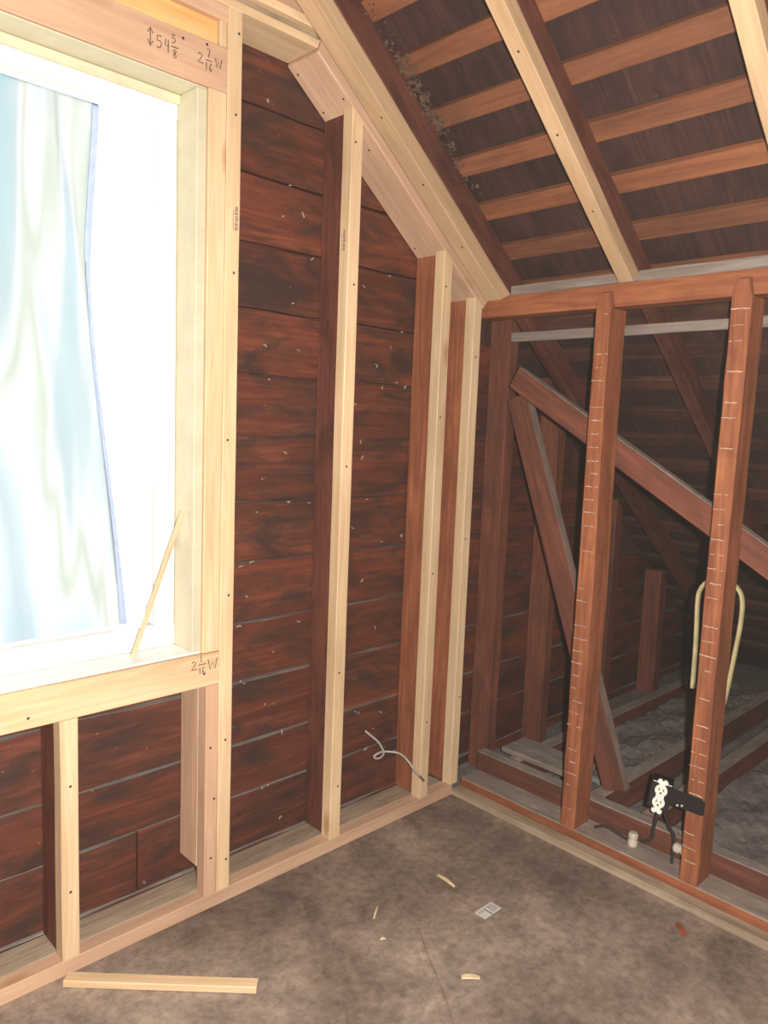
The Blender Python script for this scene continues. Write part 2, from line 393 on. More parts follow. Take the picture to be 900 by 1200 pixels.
# tarp hanging outside the glass
def tarp():
    V = []; F = []; nx, nz = 90, 40
    for j in range(nz+1):
        t = j/nz; z = 2.55 - 2.35*t
        xr = 0.845 + 0.105*t + 0.010*math.sin(9*t)
        for i in range(nx+1):
            s = i/nx; x = -0.75 + (xr+0.75)*s
            xx = x - 0.16*(2.55-z)                   # folds run down to the right
            y = 2.02 + 0.035*math.sin(xx*19) + 0.018*math.sin(xx*43+1.3) + 0.02*math.sin(xx*7+z*2)
            V.append((x, y, z))
    for j in range(nz):
        for i in range(nx):
            a = j*(nx+1)+i; F.append((a, a+1, a+nx+2, a+nx+1))
    me = bpy.data.meshes.new('tarp'); me.from_pydata(V, [], F); me.update()
    for p in me.polygons: p.use_smooth = True
    edge = [V[j*(nx+1)+nx] for j in range(nz+1)]
    return me, edge
tm, edge = tarp()
tp = tag(link('tarp', tm, 'tarp'), 'pale blue and white plastic tarp hanging in folds outside the window', 'tarp')
sm = tp.modifiers.new('thick', 'SOLIDIFY'); sm.thickness = 0.0008
hem = link('hem', tube_mesh(edge, 0.010, 6, ry=0.002, side_dir=(1, 0, 0), smooth=False), 'tarp_hem'); place(hem, Matrix.Identity(4), tp); hem['label'] = 'blue edge of the tarp'

# thin strip leaning in the window corner
d = Vector((0.929-0.800, 0.0, 1.043-0.700)); 
tag(lumber('wood_strip', (0.806, 1.652, 0.702), d, Y_, d.length, 0.006, 0.012, 'pine', jit=0.0002, ch=0.0008), 'thin pale wood strip leaning across the lower corner of the window', 'wood strip')

# ------------------------------------------------------------------ new framing of the gable wall
def stud(x, wdt, z0, z1, y0, y1, mat, name, label, cut=0.0, group=None, **k):
    o = lumber(name, (x, y0, z0), Z_, X_, z1-z0, wdt, y1-y0, mat, cut1=(-cut, 0), **k)
    return tag(o, label, 'stud', group)
SP = lambda x: 1.646 - TAN*(x-2)              # underside of the sloped top plate
YB = 1.659                                    # back of the new strips, face of the old studs
HZ = 2.211
G1, G2 = 'new pale studs of the window wall', 'old dark studs of the window wall'
sA = stud(1.016, 0.039, 0.039, HZ-0.001, Y0, YB, 'pine', 'king_stud', 'full-height pale new stud right beside the window', 0, G1)
sB = stud(1.401, 0.040, 0.039, SP(1.401)-0.001, Y0, YB, 'pine', 'stud', 'long pale new stud standing alone right of the window bay, reaching the sloped plate', TAN, G1)
sC = stud(1.789, 0.040, 0.039, SP(1.789)-0.001, Y0, YB, 'pine', 'stud', 'shorter pale new stud with a grey wire end hanging at its foot', TAN, G1)
sD = stud(1.945, 0.038, 0.039, SP(1.945)-0.001, Y0, YB, 'pine', 'stud', 'shortest pale new stud, tucked into the corner under the rafter end', TAN, G1)
tr = stud(0.9675, 0.0475, 0.692, 2.019, Y0+0.001, YB, 'pine', 'trimmer_stud', 'knotty pale trimmer stud framing the right side of the window opening', 0, G1)
lt = stud(0.979, 0.036, 0.039, 0.604, Y0+0.001, YB, 'pine_pink', 'trimmer_stud', 'short pinkish stud under the right end of the window sill', 0, G1)
cs = stud(0.617, 0.040, 0.039, 0.604, Y0, YB, 'pine', 'cripple_stud', 'short pale cripple stud under the middle of the window sill', 0, G1)
fb_ = stud(0.980, 0.034, 0.105, 0.600, YB+0.002, 1.748, 'pine_pink', 'filler_stud', 'pinkish filler board behind the short sill stud, ending above the floor plate', 0)
# old studs behind the new ones
for (x, z0, z1, c, lab) in ((0.621, 0.040, 0.600, 0, 'dark old stud behind the short cripple stud below the window'),
                       (1.022, 0.040, HZ-0.001, 0, 'dark old stud hidden behind the stud beside the window'),
                       (1.409, 0.040, SP(1.409)-0.001, TAN, 'dark old stud directly behind the long lone pale stud'),
                       (1.800, 0.040, SP(1.800)-0.001, TAN, 'dark old stud behind the pale stud where the wire hangs'),
                       (1.951, 0.040, SP(1.951)-0.001, TAN, 'dark old stud behind the shortest pale corner stud')):
    stud(x, 0.044, z0, z1, YB+0.001, YS-0.002, 'old_red' if x > 1.7 else 'old_dark', 'old_stud', lab, c, G2, jit=0.0012)
# plates, header, sill
p1 = tag(lumber('sole_plate', (-0.6, Y0, 0.0), X_, Y_, 2.555, 0.042, 0.038, 'pine_pink'), 'pale new floor plate strip along the front of the window wall', 'floor plate')
p2 = tag(lumber('sole_plate', (-0.6, 1.664, 0.0), X_, Y_, 2.545, 0.080, 0.036, 'pine_grey'), 'dusty wide floor plate lying behind the new front plate strip', 'floor plate')
sill = tag(lumber('window_sill_plate', (-0.44, Y0-0.002, 0.605), X_, Y_, 1.455, 0.040, 0.085, 'pine'), 'pale pine sill board below the window with a pencilled measurement', 'window sill')
head = tag(lumber('window_header', (-0.44, Y0, 2.0205), X_, Y_, 1.455, 0.040, 0.098, 'pine_pink'), 'pale pine header board above the window with pencilled numbers', 'header')
hb = tag(lumber('header_board', (-0.44, Y0+0.014, 2.1195), X_, Y_, 1.435, 0.030, 0.056, 'pine_orange'), 'orange pine strip recessed just above the window header', 'header')
hb2 = tag(lumber('header_block', (0.997, Y0+0.003, 2.1195), Z_, X_, 0.056, 0.0175, 0.035, 'pine'), 'small pale block closing the right end of the recessed orange strip', 'block')
cap = tag(lumber('pine_board', (-0.44, Y0, 2.1765), X_, Y_, 1.4545, 0.040, 0.034, 'pine_pink'), 'pinkish cap board over the recessed orange strip of the header', 'header')
# flat top plates and the sloped top plate
XB = 1.277
t1 = tag(lumber('top_plate', (-0.44, Y0, HZ), X_, Y_, XB+0.44, 0.128, 0.020, 'pine', cut1=(0, 0.34)), 'level pale top plate running from the window stud to the slope', 'top plate')
t2 = tag(lumber('top_plate', (-0.44, Y0+0.012, HZ+0.0205), X_, Y_, XB+0.44+0.004, 0.11, 0.018, 'pine_grey'), 'narrow shadowed strip between the two level top plates', 'top plate')
t3 = tag(lumber('top_plate', (-0.44, Y0-0.004, HZ+0.0405), X_, Y_, XB+0.44+0.045, 0.12, 0.021, 'pine'), 'upper pale strip lying over the level top plate', 'top plate')
t4 = tag(lumber('gable_board', (-0.44, Y0+0.010, HZ+0.0630), X_, Y_, XB+0.44+0.02, 0.02, 0.30, 'pine_pink', cut1=(0, -1.32)), 'pinkish board closing the gable above the level top plates', 'board')
LS = (1.985-XB)/COS
t5 = tag(lumber('sloped_top_plate', (XB+0.001, Y0, SP(XB+0.001)), SD, Y_, LS, 0.128, 0.038, 'pine_pink', cut0=(0, -0.34)), 'sloped pinkish top plate following the roof above the new studs', 'top plate')

for s, zz in ((sA, (0.12, 0.45, 0.83, 1.22, 1.62, 1.98, 2.16)), (sB, (0.2, 0.55, 1.15, 1.65, 2.02)), (sC, (0.3, 0.8, 1.3, 1.7)), (sD, (0.35, 0.9, 1.5)), (lt, (0.14, 0.30, 0.44)), (cs, (0.2, 0.45))):
    x0 = s.matrix_world.translation.x
    for z in zz: nail(s, (x0+random.uniform(0.012, 0.028), s.matrix_world.translation.y-0.0006, z), (0, -1, 0))
for x, z in ((0.90, 2.10), (0.96, 2.108), (0.97, 0.64), (0.55, 0.63)): nail(head if z > 1 else sill, (x, Y0-(0.0006 if z > 1 else 0.0026), z), (0, -1, 0))
for x, y in ((1.30, 1.73), (1.39, 1.73), (1.77, 1.73), (1.38, 1.635), (1.5, 1.66)):
    nail(t5, (x, y, SP(x)-0.0005), (-SIN, 0, -COS))

# pencil figures written on the header and the sill
GLY = {'5': [[(0.75, 1), (0.15, 1), (0.1, 0.58), (0.55, 0.62), (0.8, 0.35), (0.5, 0.02), (0.05, 0.08)]],
       '4': [[(0.25, 1), (0.15, 0.5), (0.8, 0.5)], [(0.65, 1), (0.65, 0)]],
       '2': [[(0.1, 0.8), (0.4, 1), (0.75, 0.8), (0.5, 0.4), (0.05, 0.05), (0.9, 0.03)]],
       '7': [[(0.1, 1), (0.8, 1), (0.4, 0)]],
       '1': [[(0.45, 1), (0.45, 0)]],
       '6': [[(0.7, 1), (0.25, 0.6), (0.2, 0.15), (0.6, 0.0), (0.75, 0.3), (0.3, 0.42)]],
       '8': [[(0.5, 0.5), (0.15, 0.8), (0.5, 1), (0.8, 0.8), (0.5, 0.5), (0.15, 0.2), (0.5, 0), (0.85, 0.2), (0.5, 0.5)]],
       'W': [[(0, 1), (0.25, 0), (0.5, 0.7), (0.75, 0), (1.0, 1.05)]],
       '-': [[(0, 0.5), (1, 0.55)]],
       'A': [[(0.5, 0.1), (0.5, 0.9)], [(0.2, 0.7), (0.5, 1.0), (0.8, 0.7)], [(0.2, 0.3), (0.5, 0.0), (0.8, 0.3)]]}
def writing(parent, items, y, r=0.0010):
    V = []; F = []
    for ch, x, z, w_, h_ in items:
        for st in GLY[ch]:
            me = tube_mesh([(x+a*w_, y, z+b*h_) for a, b in st], r, 6, smooth=False)
            a0 = len(V); V += [tuple(v.co) for v in me.vertices]; F += [tuple(a0+i for i in p.vertices) for p in me.polygons]
            bpy.data.meshes.remove(me)
    me = bpy.data.meshes.new('pencil'); me.from_pydata(V, [], F); me.update()
    o = link('pencil_figures', me, 'graphite'); place(o, Matrix.Identity(4), parent); o['label'] = 'handwritten pencil measurement'
writing(head, [('A', 0.813, 2.058, 0.020, 0.038), ('5', 0.837, 2.060, 0.015, 0.025), ('4', 0.855, 2.058, 0.015, 0.026), ('5', 0.873, 2.082, 0.011, 0.017), ('-', 0.872, 2.068, 0.017, 0.012), ('8', 0.875, 2.052, 0.011, 0.018)], Y0-0.0006)
writing(head, [('2', 0.936, 2.064, 0.016, 0.021), ('7', 0.960, 2.082, 0.010, 0.017), ('-', 0.957, 2.069, 0.016, 0.012), ('1', 0.956, 2.054, 0.007, 0.016), ('6', 0.965, 2.053, 0.010, 0.017), ('W', 0.982, 2.068, 0.017, 0.018)], Y0-0.0006)
writing(sill, [('2', 0.934, 0.655, 0.017, 0.022), ('1', 0.957, 0.672, 0.010, 0.018), ('-', 0.955, 0.659, 0.020, 0.012), ('1', 0.955, 0.642, 0.007, 0.016), ('6', 0.963, 0.641, 0.010, 0.017), ('W', 0.981, 0.648, 0.026, 0.026)], Y0-0.0026)
# unreadable grade stamps on two studs
def stamp(parent, p, ax, nrm):
    bs = []; rg = random.Random(4)
    z = 0.0
    while z < 0.050:
        h = rg.uniform(0.003, 0.006); bs.append((rg.uniform(0, 0.002), rg.uniform(0.007, 0.010), z, z+h)); z += h + rg.uniform(0.001, 0.0025)
    bs.append((-0.0045, -0.0032, 0.0, 0.046))
    ax = Vector(ax); nrm = Vector(nrm); V = []; F = []
    for (a, b, c, d_) in bs:
        k = len(V)
        for (u, v) in ((a, c), (b, c), (b, d_), (a, d_)): V.append(tuple(Vector(p)+ax*u+Z_*v+nrm*0.0006))
        for (u, v) in ((a, c), (b, c), (b, d_), (a, d_)): V.append(tuple(Vector(p)+ax*u+Z_*v-nrm*0.0004))
        F += [(k, k+1, k+2, k+3), (k+7, k+6, k+5, k+4)] + [(k+i, k+4+i, k+4+(i+1) % 4, k+(i+1) % 4) for i in range(4)]
    me = bpy.data.meshes.new('stamp'); me.from_pydata(V, [], F); me.update()
    o = link('grade_stamp', me, 'ink'); place(o, Matrix.Identity(4), parent); o['label'] = 'smudged dark grade stamp'
stamp(sA, (1.040, Y0, 1.719), (1, 0, 0), (0, -1, 0))
stamp(sB, (1.401, 1.644, 1.739), (0, -1, 0), (-1, 0, 0))

# ------------------------------------------------------------------ rafters
G3 = 'new pale rafter strips'; G4 = 'old dark rafters'
def rafter_pair(y, wd, base, lab_new, lab_old, top=0.35, xend=1.994, th=0.042, wn=0.043):
    n = lumber('rafter', slope_pt(top, y, 0, base), SD, Y_, (xend-top)/COS, wn, th, 'pine_tan', cut1=(0, 0.5), jit=0.0012)
    tag(n, lab_new, 'rafter', G3)
    lift = th + 0.0015
    zb = slope_pt(RIDGE+0.05, y+0.001, lift, base)
    depth = 0.105 - lift + (ZR-base)*COS - 0.001
    # old rafter stops on the knee wall plate line and carries on over it into the eave
    o = lumber('old_rafter', zb, SD, Y_, (EAVEX-0.15-RIDGE)/COS, wd, depth, 'old_dark', jit=0.001)
    tag(o, lab_old, 'rafter', G4)
    return n
r1 = rafter_pair(1.540, 0.042, 1.655, 'pale new rafter strip running down the slope just in front of the window wall', 'dark old rafter above the pale rafter strip nearest the window wall', xend=1.972, wn=0.058, th=0.050)
r2 = rafter_pair(1.100, 0.044, ZR, 'pale new rafter strip crossing the open roof boards in the middle', 'dark old rafter lying behind the middle pale rafter strip')
r3 = rafter_pair(0.630, 0.044, ZR, 'pale new rafter strip cut off by the right upper edge of the picture', 'dark old rafter behind the pale strip at the right upper edge')
for n_, y in ((r2, 1.12), (r1, 1.56)):
    for x in (1.45, 1.62, 1.80): nail(n_, Vector((x, y, (ZR if n_ is r2 else 1.655)-TAN*(x-2))) , (-SIN, 0, -COS))

# ------------------------------------------------------------------ knee wall
KP0, KP1 = 1.632, 1.698
kp = tag(lumber('knee_wall_plate', (2.020, BACKY+0.02, KP0), Y_, Z_, 1.735-BACKY-0.02, KP1-KP0, 0.070, 'old_red', jit=0.001), 'reddish old top plate of the knee wall under the rafters', 'top plate')
kg = tag(lumber('ledger_board', (2.026, BACKY+0.02, KP1+0.001), Y_, Z_, 1.735-BACKY-0.02, 0.028, 0.050, 'dustwood', jit=0.001), 'grey dusty board lying on top of the knee wall plate', 'ledger')
ks = tag(lumber('knee_wall_sole_plate', (XK+0.001, BACKY+0.02, 0.0), Y_, Z_, 1.60-BACKY, 0.050, 0.098, 'old_red', jit=0.001), 'reddish old sole plate of the knee wall with dusty top', 'floor plate')
sh = tag(lumber('floor_edge_strip', (1.955, BACKY+0.02, 0.0), Y_, Z_, 1.602-BACKY, 0.024, 0.043, 'pine_grey', jit=0.0015), 'weathered pale strip along the floor in front of the knee wall', 'trim strip')

def knee_stud(y0, y1, label, seed, wavy):
    rg = random.Random(seed); ph = rg.uniform(0, 6)
    bow = (lambda z: (0.004*math.sin(z*3.1+ph)*wavy, 0.0))
    # shaft, plus the tongue lapped in front of the top plate: one outline extruded along y
    V = []; F = []; n = 22; ztop = 1.676; zn = 1.629; x0, x1, xt = XK, 2.088, 2.0185
    rows = []
    for i in range(n+1):
        z = 0.0505 + (zn-0.0505)*i/n
        e0 = bow(z)[0] + rg.uniform(-0.0012, 0.0012); e1 = rg.uniform(-0.0012, 0.0012)
        c = 0.003
        pts = [(x0, y0+e0+c), (x0, y1+e1-c), (x0+c, y1+e1), (x1-c, y1+e1), (x1, y1-c), (x1, y0+c), (x1-c, y0+e0), (x0+c, y0+e0)]
        rows.append(len(V)); V += [(px, py, z) for px, py in pts]
    for i in range(n):
        a = rows[i]
        for k in range(8): F.append((a+k, a+(k+1) % 8, a+8+(k+1) % 8, a+8+k))
    F.append(tuple(rows[0]+k for k in range(8))); F.append(tuple(reversed([rows[-1]+k for k in range(8)])))
    a = len(V)
    V += [(x0, y0, zn), (xt, y0, zn), (xt, y1, zn), (x0, y1, zn), (x0, y0+0.008, ztop-0.006), (xt, y0+0.008, ztop), (xt, y1-0.012, ztop), (x0, y1-0.012, ztop-0.006)]
    F += [(a, a+3, a+7, a+4), (a+4, a+7, a+6, a+5), (a, a+4, a+5, a+1), (a+3, a+2, a+6, a+7), (a+1, a+5, a+6, a+2)]
    O = Vector((x0, y0, 0.0505))
    me = bpy.data.meshes.new('knee_stud'); me.from_pydata([tuple(Vector(v)-O) for v in V], [], F)
    bm = bmesh.new(); bm.from_mesh(me); bmesh.ops.recalc_face_normals(bm, faces=bm.faces); bm.to_mesh(me); bm.free(); me.update()
    o = link('knee_wall_stud', me, 'old_red'); o.location = O; o.matrix_world = Matrix.Translation(O)
    tag(o, label, 'stud', 'old red studs of the knee wall')
    # lines of plaster left where the laths met
    V = []; F = []; z = 0.075
    while z < 1.60:
        z += 0.0385 + rg.uniform(-0.002, 0.002)
        if rg.random() < 0.22: continue
        a_ = rg.uniform(0, 0.35); b_ = rg.uniform(0.7, 1.0); t_ = rg.uniform(0.0006, 0.0016)
        segs = 4
        for s in range(segs):
            if rg.random() < 0.12: continue
            ya = y0+(y1-y0)*(a_+(b_-a_)*s/segs); yb = y0+(y1-y0)*(a_+(b_-a_)*(s+1)/segs)
            dz = rg.uniform(-0.0008, 0.0008); k = len(V); e = bow(z)[0]
            for xx in (x0-0.0016, x0+0.001):
                V += [(xx, ya+e*0.3, z-t_+dz), (xx, yb, z-t_+dz), (xx, yb, z+t_+dz), (xx, ya+e*0.3, z+t_+dz)]
            F += [(k+3, k+2, k+1, k), (k+4, k+5, k+6, k+7)] + [(k+i, k+(i+1) % 4, k+4+(i+1) % 4, k+4+i) for i in range(4)]
    me = bpy.data.meshes.new('plaster'); me.from_pydata(V, [], F); me.update()
    pr = link('plaster_residue', me, 'plaster'); place(pr, Matrix.Identity(4), o); pr['kind'] = 'stuff'
    return o
k1 = knee_stud(1.163, 1.213, 'old red knee wall stud with plaster lines, nearer the corner', 11, 1.0)
k2 = knee_stud(0.779, 0.828, 'old red knee wall stud carrying the black outlet box', 23, 0.4)

# ------------------------------------------------------------------ eave behind the knee wall
for (x, wd, lab) in ((2.196, 0.050, 'wide old stud on the gable just behind the knee wall corner'),
                     (2.535, 0.050, 'old gable stud in the eave, second behind the knee wall'),
                     (3.02, 0.055, 'short dark gable stud deep in the eave behind the plaster-lined stud'),
                     (3.50, 0.06, 'lowest dark gable stud far down in the eave')):
    zt = ZR + 0.103/COS - TAN*(x-2)
    if x < 2.3: zt = 1.70
    stud(x, wd, 0.0, zt-0.05, YB+0.002, YS-0.002, 'old_maroon', 'gable_stud', lab, TAN if x > 2.3 else 0, 'old studs in the eave', jit=0.0012)
tag(lumber('eave_beam', (2.128, BACKY+0.02, 0.0), Y_, Z_, 1.63-BACKY, 0.100, 0.045, 'old_maroon', jit=0.001), 'dust-topped beam lying parallel behind the knee wall sole plate', 'beam')
for (y, z1, lab) in ((1.50, 0.100, 'dust-topped floor joist in the eave nearest the gable'),
                     (1.165, 0.100, 'dust-topped floor joist in the eave behind the outlet box'),
                     (0.985, 0.104, 'red-faced floor joist in the eave right of the outlet stud'),
                     (0.55, 0.100, 'floor joist in the eave beyond the right edge of view')):
    tag(lumber('eave_joist', (2.1745, y, 0.0), X_, Y_, 1.75, 0.048, z1, 'old_maroon', jit=0.001), lab, 'joist', 'floor joists in the eave')
tag(lumber('cross_board', (2.19, 1.29, 0.1205), Y_, X_, 0.30, 0.14, 0.018, 'dustwood', jit=0.001), 'short dusty board lying behind the knee wall between the joists', 'board')
def insulation(x0, x1, y0, y1, h, label):
    V = []; F = []; nx, ny = 50, 16; rg = random.Random(int(y0*100))
    for j in range(ny+1):
        for i in range(nx+1):
            u, v = i/nx, j/ny
            V.append((x0+(x1-x0)*u, y0+(y1-y0)*v, h*(0.8+0.2*math.sin(u*13+v*3)*math.sin(v*5+u*9)) + rg.uniform(-0.004, 0.004)))
    for j in range(ny):
        for i in range(nx):
            a = j*(nx+1)+i; F.append((a, a+1, a+nx+2, a+nx+1))
    me = bpy.data.meshes.new('insulation'); me.from_pydata(V, [], F); me.update()
    o = link('loose_insulation', me, 'insul'); tag(o, label, 'insulation', kind='stuff')
    md = o.modifiers.new('body', 'SOLIDIFY'); md.thickness = 0.02; md.offset = -1
insulation(2.36, 3.90, 1.218, 1.494, 0.060, 'grey loose insulation between the two dusty eave joists')
insulation(2.18, 3.90, 0.604, 0.980, 0.042, 'grey loose insulation right of the outlet stud in the eave')
# diagonal brace nailed on the back of the knee wall studs
b0 = Vector((2.0905, 1.575, 1.412)); b1 = Vector((2.0905, 0.30, 0.672))
tag(lumber('diagonal_brace', b0, b1-b0, X_, (b1-b0).length, 0.034, 0.074, 'old_maroon', jit=0.001), 'long red diagonal brace sloping down behind the knee wall studs', 'brace')
c0 = Vector((2.222, 1.118, 0.122)); c1 = Vector((2.150, 1.548, 1.395))
dv = (c1-c0)
tag(lumber('leaning_brace', c0, dv, X_, dv.length, 0.036, 0.082, 'old_maroon', jit=0.001), 'leaning red brace standing behind the knee wall, its top near the corner', 'brace')
tag(lumber('eave_ledger', (2.126, 0.0, 1.564), Y_, Z_, 1.605, 0.030, 0.020, 'dustwood', jit=0.001), 'thin grey dusty ledger running behind the knee wall studs below the top plate', 'ledger')

# ------------------------------------------------------------------ outlet on its bracket, cables, porcelain knobs
ob = empty('outlet_box', (1.985, 0.897, 0.23))
nrm = Vector((-0.93, -0.37, 0)).normalized(); side = Vector((nrm.y, -nrm.x, 0))   # side: to the right seen from the room
upv = (Z_ - side*0.13).normalized(); side = upv.cross(nrm).normalized()
if side.y > 0: side = -side
mb = Matrix(((side.x, upv.x, nrm.x, 1.990), (side.y, upv.y, nrm.y, 0.897), (side.z, upv.z, nrm.z, 0.272), (0, 0, 0, 1)))
def bpart(name, me, mat, parent, mw, bev=0.002):
    o = link(name, me, mat); place(o, mw, parent)
    if bev:
        md = o.modifiers.new('ease', 'BEVEL'); md.width = bev; md.segments = 2
    return o
bpart('box', boxes_mesh([(-0.029, 0.029, -0.042, 0.040, -0.052, 0.0)]), 'black', ob, mb, 0.004)
def receptacle():
    # yoke with ears and two rounded faces, one outline
    pts = []
    def arc(cx, cy, r, a0, a1, n=8):
        for i in range(n+1):
            a = a0+(a1-a0)*i/n; pts.append((cx+r*math.cos(a), cy+r*math.sin(a)))
    R_ = 0.0165
    pts += [(0.009, -0.050), (0.014, -0.046), (0.014, -0.040), (0.006, -0.036)]
    arc(0, -0.018, R_, -0.85, 0.85); arc(0, 0.018, R_, -0.85, 0.85)
    pts += [(0.006, 0.036), (0.014, 0.040), (0.014, 0.046), (0.009, 0.050)]
    pts += [(0.003, 0.050), (0.002, 0.046), (-0.002, 0.046), (-0.003, 0.050)]
    pts += [(-0.009, 0.050), (-0.014, 0.046), (-0.014, 0.040), (-0.006, 0.036)]
    arc(0, 0.018, R_, math.pi-0.85, math.pi+0.85); arc(0, -0.018, R_, math.pi-0.85, math.pi+0.85)
    pts += [(-0.006, -0.036), (-0.014, -0.040), (-0.014, -0.046), (-0.009, -0.050), (-0.003, -0.050), (-0.002, -0.046), (0.002, -0.046), (0.003, -0.050)]
    return prism_mesh(pts, 'z', 0.0005, 0.007)
rc = bpart('receptacle', receptacle(), 'white_plastic', ob, mb, 0)
rc['label'] = 'white duplex receptacle'
for cy in (-0.018, 0.018):
    bpart('socket_slots', boxes_mesh([(-0.0072, -0.0048, cy-0.001, cy+0.007, 0.0065, 0.0076), (0.0048, 0.0072, cy-0.001, cy+0.007, 0.0065, 0.0074), (-0.0025, 0.0025, cy-0.010, cy-0.005, 0.0065, 0.0074)]), 'black', rc, mb, 0)
br = bpart('bracket', boxes_mesh([(1.9935, 1.9985, 0.783, 0.880, 0.258, 0.304), (1.9935, 2.000, 0.776, 0.783, 0.260, 0.300)]), 'black', ob, Matrix.Identity(4), 0.001)
for dy in (0.835, 0.848): 
    o = bpart('screw', lathe_mesh([(0.0045, 0), (0.004, 0.002), (0.002, 0.003)], 10), 'steel', br, frame_mat(Vector((1.9933, dy, 0.262+(0.848-dy)*0.3)), Vector((-1, 0, 0)), Y_), 0)
tag(ob, 'black electrical box with white duplex receptacle bracketed to the red stud', 'outlet')

def cable(name, pts, r, mat, label, cat='cable', n=8, group=None):
    o = link(name, tube_mesh(pts, r, 8, n=n), mat); tag(o, label, cat, group); return o
cable('cable', [(2.005, 0.905, 0.228), (2.02, 0.915, 0.19), (2.04, 0.930, 0.142), (2.052, 0.938, 0.110), (2.058, 0.955, 0.085), (2.06, 0.972, 0.077)], 0.0045, 'cable', 'black cable running from the outlet box down towards the left porcelain knob', group='outlet cables')
cable('cable', [(2.005, 0.889, 0.228), (2.025, 0.890, 0.20), (2.045, 0.884, 0.16), (2.056, 0.877, 0.138), (2.058, 0.875, 0.105), (2.060, 0.877, 0.070), (2.060, 0.878, 0.052)], 0.0045, 'cable', 'black cable running from the outlet box straight down beside the red stud', group='outlet cables')
cable('cable', [(2.06, 1.126, 0.056), (2.06, 1.115, 0.062), (2.06, 1.098, 0.071), (2.06, 1.074, 0.073), (2.06, 1.045, 0.067), (2.06, 1.018, 0.063)], 0.0045, 'cable', 'short bent black cable end lying left of the porcelain knob', group='outlet cables')
knob = lathe_mesh([(0.013, 0), (0.0145, 0.003), (0.0145, 0.016), (0.0105, 0.019), (0.0105, 0.023), (0.0145, 0.026), (0.0145, 0.036), (0.011, 0.041), (0.004, 0.0415)], 18); knob.materials.append(M['porcelain'])
for p, ax, lab in (((2.062, 1.000, 0.0508), Z_, 'cream porcelain wiring knob standing on the knee wall sole plate'),):
    o = bpy.data.objects.new('porcelain_knob', knob); COL.objects.link(o); o.matrix_world = frame_mat(Vector(p), ax, X_)
    tag(o, lab, 'insulator', 'porcelain wiring knobs')
o = bpy.data.objects.new('porcelain_knob', knob); COL.objects.link(o); o.matrix_world = frame_mat(Vector((2.050, 0.8288, 0.110)), Vector((0, 1, 0)), X_)
tag(o, 'cream porcelain wiring knob fixed to the side of the outlet stud', 'insulator', 'porcelain wiring knobs')

wire = cable('wire', [(1.655, 1.752, 0.268), (1.665, 1.735, 0.255), (1.684, 1.72, 0.234), (1.698, 1.712, 0.209), (1.698, 1.705, 0.193), (1.680, 1.70, 0.187), (1.661, 1.70, 0.189), (1.650, 1.70, 0.199), (1.664, 1.695, 0.208), (1.690, 1.69, 0.208), (1.722, 1.66, 0.204), (1.742, 1.64, 0.183), (1.748, 1.615, 0.160), (1.762, 1.605, 0.138), (1.786, 1.603, 0.112)], 0.0036, 'grey_cable', 'grey wire looping out of the sheathing with its bare end at the pale stud', 'wire')
e = link('wire_tip', tube_mesh([(1.764, 1.6045, 0.136), (1.776, 1.6035, 0.123), (1.788, 1.603, 0.110)], 0.0042, 8), 'steel'); place(e, Matrix.Identity(4), wire); e['label'] = 'shiny metal end'

# pale yellow bent metal loop hung on the back of the outlet stud
lp = [(2.101, 0.880, 0.565), (2.101, 0.882, 0.70), (2.101, 0.887, 0.815), (2.101, 0.881, 0.852), (2.101, 0.862, 0.876), (2.101, 0.835, 0.884), (2.101, 0.805, 0.884), (2.101, 0.782, 0.870), (2.101, 0.768, 0.842), (2.101, 0.766, 0.780), (2.101, 0.775, 0.68), (2.101, 0.783, 0.60), (2.101, 0.790, 0.545)]
lo = link('metal_loop', tube_mesh(lp, 0.010, 10, ry=0.0062, side_dir=(1, 0, 0)), 'paint_yellow'); tag(lo, 'pale yellow bent metal loop hanging behind the outlet stud', 'metal loop')
gh = link('cross_bar', tube_mesh([(2.101, 0.880, 0.575), (2.101, 0.835, 0.566), (2.101, 0.788, 0.558)], 0.006, 8), 'cable'); place(gh, Matrix.Identity(4), lo)

# ------------------------------------------------------------------ things on the floor
a = Vector((0.600, 1.588, 0.0)); b = Vector((0.912, 1.289, 0.0)); dd = b-a; nv = Vector((dd.y, -dd.x, 0)).normalized()
tag(lumber('wood_offcut', a + Vector((0.005, 0.0, 0.0005)), dd, Vector((-nv.x, -nv.y, 0)), dd.length-0.002, 0.030, 0.017, 'pine', jit=0.0004), 'long pale wood offcut lying on the floor against the new plate', 'offcut')
lab = link('paper_label', boxes_mesh([(-0.035, 0.035, -0.018, 0.018, 0.0, 0.0006)]), 'paper'); lab.location = (1.5465, 1.1355, 0.0006); lab.matrix_world = Matrix.Translation((1.5465, 1.1355, 0.0006))
tag(lab, 'small white printed paper label lying flat on the floor', 'label')
for nm, bs, mt in (('printed_band', [(-0.006, -0.001, -0.018, 0.013, 0.0006, 0.0008)], 'print'), ('printed_block', [(0.006, 0.030, -0.012, 0.013, 0.0006, 0.0008), (-0.030, -0.010, 0.004, 0.012, 0.0006, 0.0008)], 'print_pale')):
    o = link(nm, boxes_mesh(bs), mt); place(o, lab.matrix_world.copy(), lab)
